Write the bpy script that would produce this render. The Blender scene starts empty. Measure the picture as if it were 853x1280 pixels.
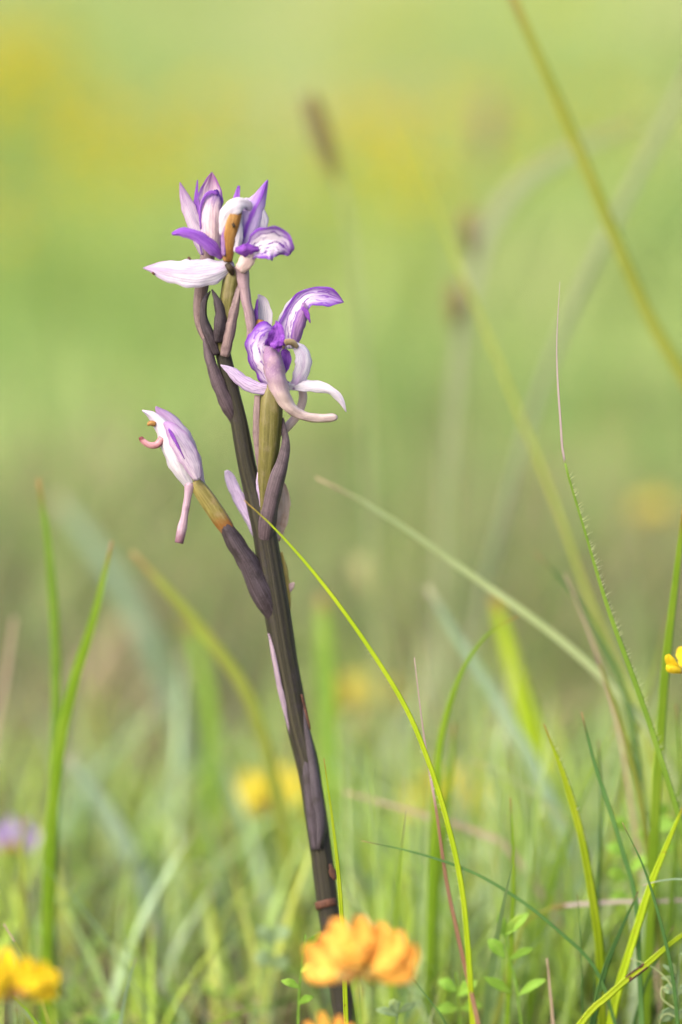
import bpy, math, random
import numpy as np
from mathutils import Vector

random.seed(7)
rng = np.random.default_rng(11)
sc = bpy.context.scene
COL = sc.collection
R = math.radians

# ------------------------------------------------------------------ camera, sky, sun, exposure
PITCH, CAM_H, Y0, LENS, SENS = R(10.0), 0.41, 1.0, 100.0, 36.0
FPX = LENS / SENS * 1280.0                     # focal length in photo pixels (853 x 1280)
cam_d = bpy.data.cameras.new('camera')
cam = bpy.data.objects.new('camera', cam_d); COL.objects.link(cam)
cam.location = (0, 0, CAM_H); cam.rotation_euler = (R(90) - PITCH, 0, 0)
cam_d.sensor_fit = 'VERTICAL'; cam_d.sensor_height = SENS; cam_d.lens = LENS
cam_d.clip_start = 0.01; cam_d.clip_end = 500
cam_d.dof.use_dof = True; cam_d.dof.focus_distance = 1.004; cam_d.dof.aperture_fstop = 2.5
sc.camera = cam

SUN_EL, SUN_AZ = R(38), R(-138)                 # azimuth from +Y (view direction), negative = left
world = bpy.data.worlds.new('World'); sc.world = world; world.use_nodes = True
wn = world.node_tree
sky = wn.nodes.new('ShaderNodeTexSky'); sky.sky_type = 'NISHITA'; sky.sun_disc = False
sky.sun_elevation = SUN_EL; sky.sun_rotation = SUN_AZ
sky.air_density = 1.0; sky.dust_density = 6.0; sky.ozone_density = 0.6
bg = wn.nodes['Background']; bg.inputs['Strength'].default_value = 0.15
wn.links.new(sky.outputs['Color'], bg.inputs['Color'])
sun_d = bpy.data.lights.new('sun', 'SUN'); sun_d.energy = 1.15; sun_d.angle = R(60); sun_d.color = (1.0, 0.97, 0.93)
sun = bpy.data.objects.new('sun', sun_d); COL.objects.link(sun)
sd = Vector((math.sin(SUN_AZ) * math.cos(SUN_EL), math.cos(SUN_AZ) * math.cos(SUN_EL), math.sin(SUN_EL)))
sun.rotation_euler = sd.to_track_quat('Z', 'Y').to_euler()
sun.location = (-2, 1, 4)

vs = sc.view_settings
vs.view_transform = 'Standard'; vs.look = 'None'; vs.gamma = 1.0; vs.use_curve_mapping = False
vs.exposure = 1.27
sc.render.engine = 'CYCLES'
sc.cycles.use_denoising = True
sc.cycles.max_bounces = 8; sc.cycles.transmission_bounces = 4; sc.cycles.diffuse_bounces = 4
sc.cycles.caustics_reflective = False; sc.cycles.caustics_refractive = False

# ------------------------------------------------------------------ pixel -> place (on an upright plane at distance Y)
CP, SP = math.cos(PITCH), math.sin(PITCH)
PXM = 1.0 / FPX                                # metres per pixel at 1 m
def P(px, py, Y):
    u = (px - 426.5) / FPX; v = (640.0 - py) / FPX
    dy = CP + v * SP; dz = -SP + v * CP
    s = Y / dy
    return np.array((u * s, Y, CAM_H + dz * s))
def ground_row(Y):
    return 640 + FPX * math.tan(math.atan2(CAM_H, Y) - PITCH)
def mapper(Y):
    return lambda q: P(q[0], q[1], Y + q[2] * PXM * Y)

# ------------------------------------------------------------------ colour and materials
def srgb(h):
    h = h.lstrip('#'); o = []
    for i in (0, 2, 4):
        c = int(h[i:i + 2], 16) / 255
        o.append(c / 12.92 if c <= .04045 else ((c + .055) / 1.055) ** 2.4)
    return (*o, 1.0)

class NT:
    def __init__(s, name):
        s.m = bpy.data.materials.new(name); s.m.use_nodes = True; s.t = s.m.node_tree; s.t.nodes.clear()
        s.out = s.t.nodes.new('ShaderNodeOutputMaterial')
    def n(s, typ, **kw):
        nd = s.t.nodes.new(typ)
        for k, v in kw.items(): setattr(nd, k, v)
        return nd
    def l(s, a, b): s.t.links.new(a, b)
    def inp(s, sock, v):
        if hasattr(v, 'is_output'): s.l(v, sock)
        else: sock.default_value = v
    def math(s, op, a, b=None, c=None, clamp=False):
        nd = s.n('ShaderNodeMath', operation=op, use_clamp=clamp)
        s.inp(nd.inputs[0], a)
        if b is not None: s.inp(nd.inputs[1], b)
        if c is not None: s.inp(nd.inputs[2], c)
        return nd.outputs[0]
    def mix(s, f, a, b, blend='MIX'):
        nd = s.n('ShaderNodeMix', data_type='RGBA', blend_type=blend)
        s.inp(nd.inputs[0], f); s.inp(nd.inputs[6], a); s.inp(nd.inputs[7], b)
        return nd.outputs[2]
    def ss(s, x, a, b):                        # smoothstep a..b -> 0..1
        nd = s.n('ShaderNodeMapRange', interpolation_type='SMOOTHSTEP')
        s.inp(nd.inputs[0], x); nd.inputs[1].default_value = a; nd.inputs[2].default_value = b
        return nd.outputs[0]
    def uv(s):
        u = s.n('ShaderNodeUVMap'); u.uv_map = 'UVMap'
        sp = s.n('ShaderNodeSeparateXYZ'); s.l(u.outputs[0], sp.inputs[0])
        return u.outputs[0], sp.outputs[0], sp.outputs[1]
    def noise(s, vec, scale, detail=3, rough=.55, sx=1, sy=1, sz=1):
        mp = s.n('ShaderNodeMapping'); mp.inputs['Scale'].default_value = (sx, sy, sz)
        s.l(vec, mp.inputs[0])
        nd = s.n('ShaderNodeTexNoise'); nd.inputs['Scale'].default_value = scale
        nd.inputs['Detail'].default_value = detail; nd.inputs['Roughness'].default_value = rough
        s.l(mp.outputs[0], nd.inputs['Vector'])
        return nd.outputs[0]
    def pos(s):
        return s.n('ShaderNodeNewGeometry').outputs['Position']
    def finish(s, col, rough=.5, transl=0.0, tcol=None, bump=None, bumpd=.0003, spec=.35, sss=0):
        p = s.n('ShaderNodeBsdfPrincipled')
        s.inp(p.inputs['Base Color'], col); s.inp(p.inputs['Roughness'], rough)
        p.inputs['Specular IOR Level'].default_value = spec
        if bump is not None:
            b = s.n('ShaderNodeBump'); b.inputs['Distance'].default_value = bumpd; b.inputs['Strength'].default_value = .6
            s.l(bump, b.inputs['Height']); s.l(b.outputs[0], p.inputs['Normal'])
        if transl > 0:
            t = s.n('ShaderNodeBsdfTranslucent'); s.inp(t.inputs[0], tcol if tcol is not None else col)
            mx = s.n('ShaderNodeMixShader'); mx.inputs[0].default_value = transl
            s.l(p.outputs[0], mx.inputs[1]); s.l(t.outputs[0], mx.inputs[2]); s.l(mx.outputs[0], s.out.inputs[0])
        else:
            s.l(p.outputs[0], s.out.inputs[0])
        return s.m

def petal_mat(name, base, vein, edge, tip, veins=9, vein_k=.5, edge_k=.0, edge_w=.35, tip_k=.0, tip_at=.6,
              mid_k=0., mid=None, fan=0.0, blotch=.25, rough=.6, transl=.4):
    """u across the petal, v base to tip: veins run lengthwise, the margin and the tip may take another colour"""
    n = NT(name); uvv, u, v = n.uv()
    base, vein, edge, tip = srgb(base), srgb(vein), srgb(edge), srgb(tip)
    w1 = n.noise(uvv, 5, 2, .5, 1, 1.4)
    uc = n.math('SUBTRACT', u, .5)
    e = n.math('MULTIPLY', n.math('ABSOLUTE', uc), 2.0)
    blo = n.noise(uvv, 3.2, 3, .6)
    c = n.mix(n.math('MULTIPLY', n.ss(blo, .4, .75), blotch), base, vein)
    # veins that wander
    ph = n.math('ADD', n.math('MULTIPLY', uc, veins * 6.283), n.math('ADD', n.math('MULTIPLY', w1, 8.0 + fan * 10), n.math('MULTIPLY', n.noise(uvv, 16, 2, .5, 1, .6), 3.5)))
    s_ = n.math('SINE', ph)
    brk = n.ss(n.noise(uvv, 7, 3, .6, 1, .8), .34, .62)
    vm = n.math('MULTIPLY', n.math('MULTIPLY', n.ss(s_, .1, .8), brk), vein_k)
    c = n.mix(vm, c, vein)
    if mid_k > 0:
        mm = n.math('MULTIPLY', n.ss(n.math('ADD', e, n.math('MULTIPLY', n.math('SUBTRACT', w1, .5), .5)), .42, .0), mid_k)
        c = n.mix(mm, c, srgb(mid) if mid else vein)
    if edge_k > 0:
        ee = n.math('ADD', e, n.math('MULTIPLY', n.math('SUBTRACT', n.noise(uvv, 7, 3), .5), .55))
        c = n.mix(n.math('MULTIPLY', n.ss(ee, 1 - edge_w, 1.0), edge_k), c, edge)
    if tip_k > 0:
        tt = n.math('ADD', v, n.math('MULTIPLY', n.math('SUBTRACT', n.noise(uvv, 6, 3), .5), .35))
        c = n.mix(n.math('MULTIPLY', n.ss(tt, tip_at, 1.0), tip_k), c, tip)
    return n.finish(c, rough, transl, bump=n.math('ADD', n.math('MULTIPLY', s_, .6), n.math('MULTIPLY', blo, 1.2)), bumpd=.00009, spec=.2)

def tissue_mat(name, c1, c2, c3, streak=26, rough=.5, speck=None, transl=0., spec=.3, mixlo=.38, mixhi=.66, grad=None, g0=.25, g1=.6, gend=None):
    """fleshy stem, ovary, spur and bract tissue with lengthwise streaks"""
    n = NT(name); uvv, u, v = n.uv()
    a = n.noise(uvv, 3.0, 4, .6, streak / 3, .7)
    b = n.noise(n.pos(), 260, 3, .6)
    c = n.mix(n.ss(a, mixlo, mixhi), srgb(c1), srgb(c2))
    vv = n.math('ADD', v, n.math('MULTIPLY', n.math('SUBTRACT', b, .5), .3))
    if grad: c = n.mix(n.ss(vv, g1, g0), c, srgb(grad))
    if gend: c = n.mix(n.ss(vv, .72, .95), c, srgb(gend))
    fine = n.noise(uvv, 9.0, 3, .6, streak / 2, .5)
    c = n.mix(n.math('MULTIPLY', n.ss(fine, .5, .72), .55), c, srgb(c3))
    c = n.mix(n.math('MULTIPLY', n.ss(b, .45, .75), .7), c, srgb(c3))
    f = n.noise(n.pos(), 1500, 2, .6)
    c = n.mix(n.math('MULTIPLY', n.ss(f, .5, .8), .25), c, srgb(speck or c2))
    return n.finish(c, rough, transl, bump=n.math('ADD', a, n.math('MULTIPLY', f, .4)), bumpd=.0005, spec=spec)

M = {}
M['stem'] = tissue_mat('stem_skin', '#201f1a', '#363427', '#302a30', 22, .5, '#47433a', mixlo=.4, mixhi=.62)
M['stem_low'] = tissue_mat('sheath_skin', '#332e35', '#4b444e', '#28231f', 20, .5, '#5f5863')
M['sheath_edge'] = tissue_mat('sheath_edge_skin', '#83758a', '#9a8a98', '#6a5a68', 16, .5, '#a89aa8', .1)
M['bract'] = tissue_mat('bract_skin', '#453a42', '#6a5c64', '#332b2f', 30, .55, '#7d7078', .1)
M['bract_dark'] = tissue_mat('dark_bract_skin', '#30282d', '#4e454e', '#201a1c', 30, .55, '#685e6a', .06)
M['bract_pink'] = tissue_mat('pink_bract_skin', '#77646a', '#93817f', '#57454a', 26, .55, '#a39490', .12)
M['bract_pale'] = tissue_mat('pale_bract_skin', '#c9b3a3', '#d8c6c2', '#b38f7c', 18, .55, '#e0d0cc', .3)
M['bract_ochre'] = tissue_mat('ochre_bract_skin', '#a08a45', '#b9a763', '#876a3c', 18, .55, '#c5b57a', .2)
M['ovary'] = tissue_mat('ovary_skin', '#4e4c20', '#6c6838', '#746a50', 16, .5, '#7f784a', .06, gend='#6a663c')
M['ovary_bud'] = tissue_mat('bud_ovary_skin', '#6a6430', '#8f8750', '#8d7a5c', 16, .5, '#a39a68', .08, grad='#8a5228', g0=.1, g1=.5)
M['ovary_pink'] = tissue_mat('ovary_pink_skin', '#9a8668', '#a89872', '#87695b', 16, .5, '#b5a38a', .08)
M['ovary_rust'] = tissue_mat('ovary_rust_skin', '#96693f', '#8d7050', '#8a5232', 16, .5, '#a98a6a', .08)
M['spur_two'] = tissue_mat('throat_and_spur_skin', '#bca9ac', '#d0c0ba', '#9c848c', 16, .5, '#dccfc8', .2, grad='#86688e', g0=.12, g1=.5)
M['bud_spur'] = tissue_mat('bud_spur_skin', '#a58ba0', '#bda6b4', '#8a6d84', 14, .5, '#c6b4bc', .2, gend='#7c5a6a')
M['spur'] = tissue_mat('spur_skin', '#b59aa0', '#cbb4b4', '#a1808d', 16, .5, '#d8c6c4', .25)
M['spur_pale'] = tissue_mat('pale_spur_skin', '#d6c0c2', '#e2d3d0', '#c3a4ac', 12, .5, '#eadedb', .28)
M['spur_mauve'] = tissue_mat('mauve_spur_skin', '#917a86', '#a89298', '#75606c', 14, .5, '#c0a8b4', .2)
M['column'] = tissue_mat('column_skin', '#8f6530', '#a88350', '#644226', 10, .5, '#d9a85a', .1)
M['stigma'] = tissue_mat('stigma_skin', '#c89aa2', '#b47a84', '#96525c', 6, .5, '#d8b0b0', .15, gend='#5c1c24')
M['dark'] = tissue_mat('dark_scar', '#2a2118', '#40331f', '#1c1510', 8, .6)
M['rust'] = tissue_mat('rust_scar', '#51342a', '#613f30', '#402a24', 8, .6)
M['sep_white'] = petal_mat('white_sepal', '#dad6e2', '#a292ba', '#c9b6d8', '#bb93cb', 11, .65, .3, .3, .55, .6, mid_k=.35, mid='#b596c0', blotch=.3)
M['sep_pink'] = petal_mat('pink_sepal', '#d2c6d8', '#937aaa', '#b58ac2', '#9c66b2', 9, .5, .55, .45, .6, .55, blotch=.4)
M['sep_lilac'] = petal_mat('lilac_sepal', '#d9c9e6', '#8f74ac', '#b69bd6', '#e6dcee', 6, .75, .3, .4, .3, .6, blotch=.35)
M['pet_violet'] = petal_mat('violet_petal', '#9a68c6', '#763aae', '#b088d6', '#8648bc', 5, .6, .5, .4, .4, .4, mid_k=.45, mid='#7a3ab2')
M['pet_streak'] = petal_mat('violet_streak_petal', '#cdbbe2', '#b092d8', '#ece6f0', '#8a4cc0', 4, .35, .2, .3, .9, .45, mid_k=.95, mid='#8444bc')
M['hood'] = petal_mat('hood_petal', '#e6d9de', '#b78fbe', '#864cc0', '#a44fae', 7, .45, .95, .5, .7, .66, blotch=.35)
M['hood_in'] = petal_mat('inner_hood_petal', '#dccbd0', '#b58fb6', '#a884c6', '#5a2494', 7, .5, .6, .4, .98, .6, blotch=.4)
M['white'] = petal_mat('white_petal', '#ddd9e2', '#a093bc', '#c5b4d8', '#b79fd2', 7, .4, .3, .25, .3, .7, blotch=.2)
M['lip'] = petal_mat('lip_petal', '#e6deec', '#56208e', '#7a36b4', '#8040ba', 7, .95, .95, .58, .85, .66, fan=.5, blotch=.3)
M['lip_dark'] = petal_mat('lip_violet', '#9a5cc4', '#5a1f90', '#6c2aa2', '#7a36b0', 6, .85, .7, .4, .4, .6, fan=.5, blotch=.5)
M['lip_two'] = petal_mat('lip_two_tone', '#e6dcea', '#763ab0', '#7230ac', '#7838b2', 5, .85, .95, .78, .75, .55, fan=.6, blotch=.35)
M['throat'] = petal_mat('throat_petal', '#b08cbc', '#7f4fb0', '#7b4cbc', '#b296ac', 6, .5, .5, .4, .3, .6, blotch=.5)

def blade_mat(name, c1, c2, rib, tip=None, tip_at=.93, rough=.45, transl=.42):
    n = NT(name); uvv, u, v = n.uv()
    oi = n.n('ShaderNodeObjectInfo').outputs['Random']
    st = n.noise(uvv, 2.0, 3, .6, 14, 3)
    bl = n.noise(n.pos(), 45, 3, .6)
    c = n.mix(n.ss(st, .35, .68), srgb(c1), srgb(c2))
    c = n.mix(n.math('MULTIPLY', n.ss(bl, .42, .72), .5), c, srgb(rib))
    e = n.math('MULTIPLY', n.math('ABSOLUTE', n.math('SUBTRACT', u, .5)), 2.0)
    c = n.mix(n.math('MULTIPLY', n.ss(e, .22, .02), .45), c, srgb(rib))
    sp = n.ss(n.noise(n.pos(), 420, 2, .5), .68, .76)
    c = n.mix(n.math('MULTIPLY', sp, .5), c, srgb('#8a6a35'))
    if tip:
        tt = n.math('ADD', v, n.math('MULTIPLY', n.math('SUBTRACT', st, .5), .06))
        c = n.mix(n.ss(tt, tip_at - .04, min(tip_at + .03, 1.0)), c, srgb(tip))
    hs = n.n('ShaderNodeHueSaturation'); n.l(c, hs.inputs['Color'])
    n.l(n.math('ADD', n.math('MULTIPLY', oi, .35), .82), hs.inputs['Value'])
    return n.finish(hs.outputs[0], rough, transl, bump=st, bumpd=.0002, spec=.3)
M['fresh'] = blade_mat('fresh_blade', '#82aa2a', '#95b936', '#a9c346', '#a98a4a', .97)
M['bright'] = blade_mat('bright_blade', '#9cb81f', '#b2c82a', '#c4d03a', '#a08040', .975)
M['green'] = blade_mat('green_blade', '#6f9430', '#82a63c', '#97b44c', '#9a8050', .97)
M['deep'] = blade_mat('deep_blade', '#47703a', '#5b8446', '#6f9652', '#8a7a50', .975)
M['grey'] = blade_mat('glaucous_blade', '#7d977a', '#93ab8c', '#a7ba9c', '#a9a48c', .97)
M['olive'] = blade_mat('olive_blade', '#87963c', '#9ba548', '#aab25c', '#9a8a58', .95)
M['silver'] = blade_mat('silvery_blade', '#bcc6a0', '#c8d0ae', '#d2d8ba', '#c0b498', .97, transl=.5)
M['yellowish'] = blade_mat('yellowish_blade', '#98a53a', '#a6b046', '#b5ba58', '#b0a060', .97)
M['pale'] = blade_mat('pale_blade', '#a2b27a', '#b1be8c', '#becaa0', '#b7a98a', .96)
M['straw'] = blade_mat('straw_blade', '#a58e78', '#b7a28e', '#c3b3a2', rough=.6, transl=.25)
M['awn'] = blade_mat('dry_tip', '#b09aa0', '#c2b0b4', '#cdbfc0', rough=.6, transl=.25)
M['rusty'] = blade_mat('rusty_stalk', '#7c5c4a', '#8c6a54', '#a08466', '#b0989a', .72, rough=.6, transl=.15)
M['hair'] = blade_mat('blade_hair', '#c3cc90', '#d0d6a8', '#dfe2c4', rough=.5, transl=.4)

def leafy(name, c1, c2):
    n = NT(name); uvv, u, v = n.uv()
    st = n.noise(uvv, 3, 3, .6, 3, 5); bl = n.noise(n.pos(), 120, 3, .6)
    c = n.mix(n.ss(st, .35, .7), srgb(c1), srgb(c2))
    e = n.math('MULTIPLY', n.math('ABSOLUTE', n.math('SUBTRACT', u, .5)), 2.0)
    c = n.mix(n.math('MULTIPLY', n.ss(e, .14, .02), .4), c, srgb('#a9bf70'))
    c = n.mix(n.math('MULTIPLY', n.ss(bl, .5, .75), .4), c, srgb('#9cab4a'))
    return n.finish(c, .5, .35, bump=st, bumpd=.0002, spec=.3)
M['leaf'] = leafy('vetch_leaf', '#7fae40', '#95c04c')
M['leaf_grey'] = leafy('downy_leaf', '#7f9a70', '#94ab84')
M['petal_orange'] = petal_mat('orange_petal', '#f9c560', '#f3ac44', '#f7bb54', '#f0a040', 5, .5, .4, .4, .35, .6, blotch=.5, transl=.35)
M['petal_yellow'] = petal_mat('yellow_petal', '#e6cc2c', '#dcb81c', '#ead24a', '#e4c020', 5, .4, .3, .4, .3, .6, blotch=.4, transl=.35)
M['petal_soft'] = petal_mat('soft_yellow_petal', '#dcd04c', '#cfbc3c', '#e0d66c', '#d6c444', 5, .4, .3, .4, .3, .6, blotch=.4)
M['petal_paleyellow'] = petal_mat('pale_yellow_petal', '#cfc35a', '#b5a548', '#d8cf7c', '#c9b464', 5, .4, .3, .4, .3, .6, blotch=.4, transl=.35)
M['petal_purple'] = petal_mat('purple_petal', '#a692c4', '#8c74b4', '#b5a4d0', '#937cba', 5, .5, .3, .4, .3, .6, blotch=.4, transl=.35)
M['calyx'] = tissue_mat('calyx_skin', '#7c8f44', '#a0643c', '#b5532f', 8, .5, '#b0a060', .15)
M['spike'] = tissue_mat('seed_spike', '#8d7c58', '#a2926c', '#76684a', 6, .7, '#a08a60')
M['spike_pale'] = tissue_mat('green_seed_spike', '#a3a372', '#b3b184', '#949468', 6, .7, '#c0bd94')
M['spike_pink'] = tissue_mat('pale_seed_spike', '#a48f78', '#b7a48e', '#8a7460', 6, .7, '#c0b09a')

def attr_mat(name, transl=.4, rough=.5):
    n = NT(name)
    a = n.n('ShaderNodeAttribute'); a.attribute_name = 'col'
    bl = n.noise(n.pos(), 60, 2, .6)
    hs = n.n('ShaderNodeHueSaturation'); n.l(a.outputs[0], hs.inputs['Color'])
    n.l(n.math('ADD', n.math('MULTIPLY', bl, .5), .75), hs.inputs['Value'])
    return n.finish(hs.outputs[0], rough, transl, spec=.25)
M['mass'] = attr_mat('meadow_blades')
M['mass_petal'] = attr_mat('meadow_petals', .3)

# ------------------------------------------------------------------ mesh builders
def catmull(pts, n):
    p = np.asarray(pts, float)
    if len(p) == 2:
        t = np.linspace(0, 1, n)[:, None]; return p[0] * (1 - t) + p[1] * t
    q = np.vstack([2 * p[0] - p[1], p, 2 * p[-1] - p[-2]])
    seg = np.linalg.norm(np.diff(p[:, :min(3, p.shape[1])], axis=0), axis=1) + 1e-9
    cum = np.concatenate([[0], np.cumsum(seg)]); out = []
    for s in np.linspace(0, cum[-1], n):
        i = min(np.searchsorted(cum, s, 'right') - 1, len(p) - 2); t = (s - cum[i]) / seg[i]
        a, b, c, d = q[i], q[i + 1], q[i + 2], q[i + 3]
        out.append(.5 * (2 * b + (c - a) * t + (2 * a - 5 * b + 4 * c - d) * t * t + (3 * b - a - 3 * c + d) * t ** 3))
    return np.array(out)
def with_width(path, hw, n):
    p = np.asarray(path, float); w = np.interp(np.linspace(0, 1, len(p)), np.linspace(0, 1, len(hw)), hw)
    q = catmull(np.hstack([p, w[:, None]]), n)
    return q[:, :3], np.clip(q[:, 3], .12, max(hw) * 1.15)
def unit(v):
    return v / (np.linalg.norm(v) + 1e-12)

def mesh_obj(name, verts, faces, uvs, mat, parent=None, root=None, smooth=True):
    me = bpy.data.meshes.new(name)
    off = np.array(root.location) if root is not None else 0
    me.from_pydata([tuple(v) for v in (np.asarray(verts) - off)], [], faces)
    if uvs is not None:
        ul = me.uv_layers.new(name='UVMap')
        li = np.empty(len(me.loops), int); me.loops.foreach_get('vertex_index', li)
        ul.data.foreach_set('uv', np.asarray(uvs, float)[li].ravel())
    me.materials.append(mat)
    if smooth: me.polygons.foreach_set('use_smooth', [True] * len(me.polygons))
    o = bpy.data.objects.new(name, me); COL.objects.link(o)
    if parent is not None: o.parent = parent
    return o

def grid_faces(n, m, wrap=False, off=0):
    f = []
    for i in range(n - 1):
        for j in range(m if wrap else m - 1):
            k = (j + 1) % m
            f.append((off + i * m + j, off + i * m + k, off + (i + 1) * m + k, off + (i + 1) * m + j))
    return f

def ribbon_geo(path, hw, facing=(0, 0, -1), roll=0, cup=.0, wave=0, wfreq=3, nl=26, nw=11, fold=0, thick=.55, sd=0, lump=.4):
    """curved, cupped, closed petal in (px right, px down, px away) coordinates; path runs base -> tip"""
    rr = np.random.default_rng(sd + int(abs(path[0][0]) * 7 + abs(path[0][1])))
    p, h = with_width(path, hw, nl)
    roll = np.atleast_1d(roll); ro = np.radians(np.interp(np.linspace(0, 1, nl), np.linspace(0, 1, len(roll)), roll))
    f0 = unit(np.array(facing, float)); fr, bk, uv = [], [], []
    ph = rr.uniform(0, 6.28, 4)
    for i in range(nl):
        t = unit(p[min(i + 1, nl - 1)] - p[max(i - 1, 0)])
        n = unit(f0 - t * f0.dot(t)); s = np.cross(t, n)
        c, sn = math.cos(ro[i]), math.sin(ro[i]); s, n = s * c + n * sn, n * c - s * sn
        v = i / (nl - 1)
        for j in range(nw):
            a = -1 + 2 * j / (nw - 1)
            rag = 1 + .05 * math.sin(v * 23 + ph[0] + 3 * a) * abs(a) + .035 * math.sin(v * 41 + ph[1]) * abs(a)
            w = wave * abs(a) ** 1.5 * math.sin(v * wfreq * 6.28 + ph[2] + (1.3 if a > 0 else 0))
            lm = lump * (math.sin(v * 9 + a * 4 + ph[3]) + .7 * math.sin(v * 5 - a * 7 + ph[1]) + .55 * math.sin(v * 21 + a * 9 + ph[2]) * abs(a) + .4 * math.sin(v * 14 - a * 15 + ph[0]))
            z = cup * h[i] * a * a - fold * h[i] * (1 - abs(a)) + w + lm
            q = p[i] + s * a * h[i] * rag + n * z
            th = thick * (.25 + .75 * (1 - a * a)) * .5
            fr.append(q + n * th); bk.append(q - n * th); uv.append((j / (nw - 1), v))
    N = nl * nw
    faces = grid_faces(nl, nw) + [tuple(reversed(x)) for x in grid_faces(nl, nw, off=N)]
    for i in range(nl - 1):
        for j in (0, nw - 1):
            a, b = i * nw + j, (i + 1) * nw + j
            q = (a, b, b + N, a + N); faces.append(q if j == 0 else q[::-1])
    for i in (0, nl - 1):
        for j in range(nw - 1):
            a, b = i * nw + j, i * nw + j + 1
            q = (a, a + N, b + N, b); faces.append(q if i == 0 else q[::-1])
    return fr + bk, faces, uv + uv

def tube_geo(path, rad, nl=24, ns=12, ridge=0, ridges=6, flat=1.0, bump=.0, sd=0, cap=True, twist=0):
    rr = np.random.default_rng(sd + int(abs(path[0][0]) * 3 + abs(path[0][1])))
    p, r = with_width(path, rad, nl)
    V, U = [], []; ph = rr.uniform(0, 6.28, 3)
    ref = np.array((0, 0, -1.0))
    for i in range(nl):
        t = unit(p[min(i + 1, nl - 1)] - p[max(i - 1, 0)])
        rf = ref if abs(t.dot(ref)) < .95 else np.array((0, 1.0, 0))
        n = unit(rf - t * rf.dot(t)); s = np.cross(t, n)
        for j in range(ns):
            a = 6.28318 * j / ns + twist * i / nl
            k = max(r[i], .1) * (1 + ridge * math.cos(a * ridges + ph[0])) + bump * r[i] * math.sin(i * .9 + a * 2 + ph[1])
            V.append(p[i] + s * math.sin(a) * k + n * math.cos(a) * k * flat)
            U.append((j / ns, i / (nl - 1)))
    F = grid_faces(nl, ns, True)
    if cap:
        V.append(p[0]); U.append((.5, 0)); V.append(p[-1]); U.append((.5, 1))
        for j in range(ns):
            k = (j + 1) % ns
            F.append((nl * ns, k, j)); F.append((nl * ns + 1, (nl - 1) * ns + j, (nl - 1) * ns + k))
    return V, F, U

def put(name, geo, mat, Y=Y0, parent=None, root=None):
    mp = mapper(Y) if not callable(Y) else Y
    v, f, u = geo
    return mesh_obj(name, [mp(q) for q in v], f, u, M[mat] if isinstance(mat, str) else mat, parent, root)

def tag(o, label=None, cat=None, group=None, kind=None):
    if label: o['label'] = label
    if cat: o['category'] = cat
    if group: o['group'] = group
    if kind: o['kind'] = kind
    return o
def empty(name, loc):
    o = bpy.data.objects.new(name, None); COL.objects.link(o); o.location = tuple(loc); o.empty_display_size = .01
    return o

# ------------------------------------------------------------------ the ground: one sheet, flat round the orchid, rising to a slope behind
def gz(x, y):
    x = np.asarray(x, float); y = np.asarray(y, float)
    s = np.clip((y - 2.2) / 5.0, 0, 1); rise = s * s * 2.5 * .11 + np.clip(y - 7.2, 0, None) * .11
    b = .006 * np.sin(x * 9 + 1.1) * np.sin(y * 7 + .4) + .02 * np.sin(x * 2.3 + .7) * np.sin(y * 1.9 + 2) * np.clip((y - 1.3) / 1.5, 0, 1)
    near = np.exp(-((x) ** 2 + (y - 1.0) ** 2) / .12)
    return rise + b * (1 - .85 * near)

def ground():
    ys = np.concatenate([np.linspace(-6, .4, 14), np.linspace(.45, 2.5, 70), np.geomspace(2.56, 120, 90)])
    xs = np.concatenate([-np.geomspace(80, .62, 40), np.linspace(-.6, .6, 41), np.geomspace(.62, 80, 40)])
    X, Y = np.meshgrid(xs, ys); Z = gz(X, Y)
    V = np.stack([X, Y, Z], -1).reshape(-1, 3)
    n = NT('meadow_soil'); pos = n.pos()
    a = n.noise(pos, 2.2, 4, .6); b = n.noise(pos, 14, 5, .65); c_ = n.noise(pos, 95, 4, .7); d = n.noise(pos, 420, 3, .6)
    c = n.mix(n.ss(b, .38, .64), srgb('#453a2a'), srgb('#574c35'))
    c = n.mix(n.math('MULTIPLY', n.ss(c_, .40, .58), .85), c, srgb('#5c6640'))
    c = n.mix(n.math('MULTIPLY', n.ss(d, .5, .7), .6), c, srgb('#6f6048'))
    sp = n.n('ShaderNodeSeparateXYZ'); n.l(pos, sp.inputs[0])
    far = n.ss(n.math('ADD', sp.outputs[1], n.math('MULTIPLY', n.math('SUBTRACT', a, .5), 2.5)), 1.8, 3.2)
    fc = n.mix(n.ss(b, .4, .62), srgb('#7f9450'), srgb('#95a062'))
    c = n.mix(far, c, fc)
    m = n.finish(c, .9, bump=n.math('ADD', c_, n.math('MULTIPLY', d, .5)), bumpd=.006, spec=.15)
    o = mesh_obj('ground', V, grid_faces(len(ys), len(xs)), None, m)
    tag(o, 'brown and mossy meadow soil rising into a grassy slope', 'ground', kind='structure')
ground()

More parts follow.
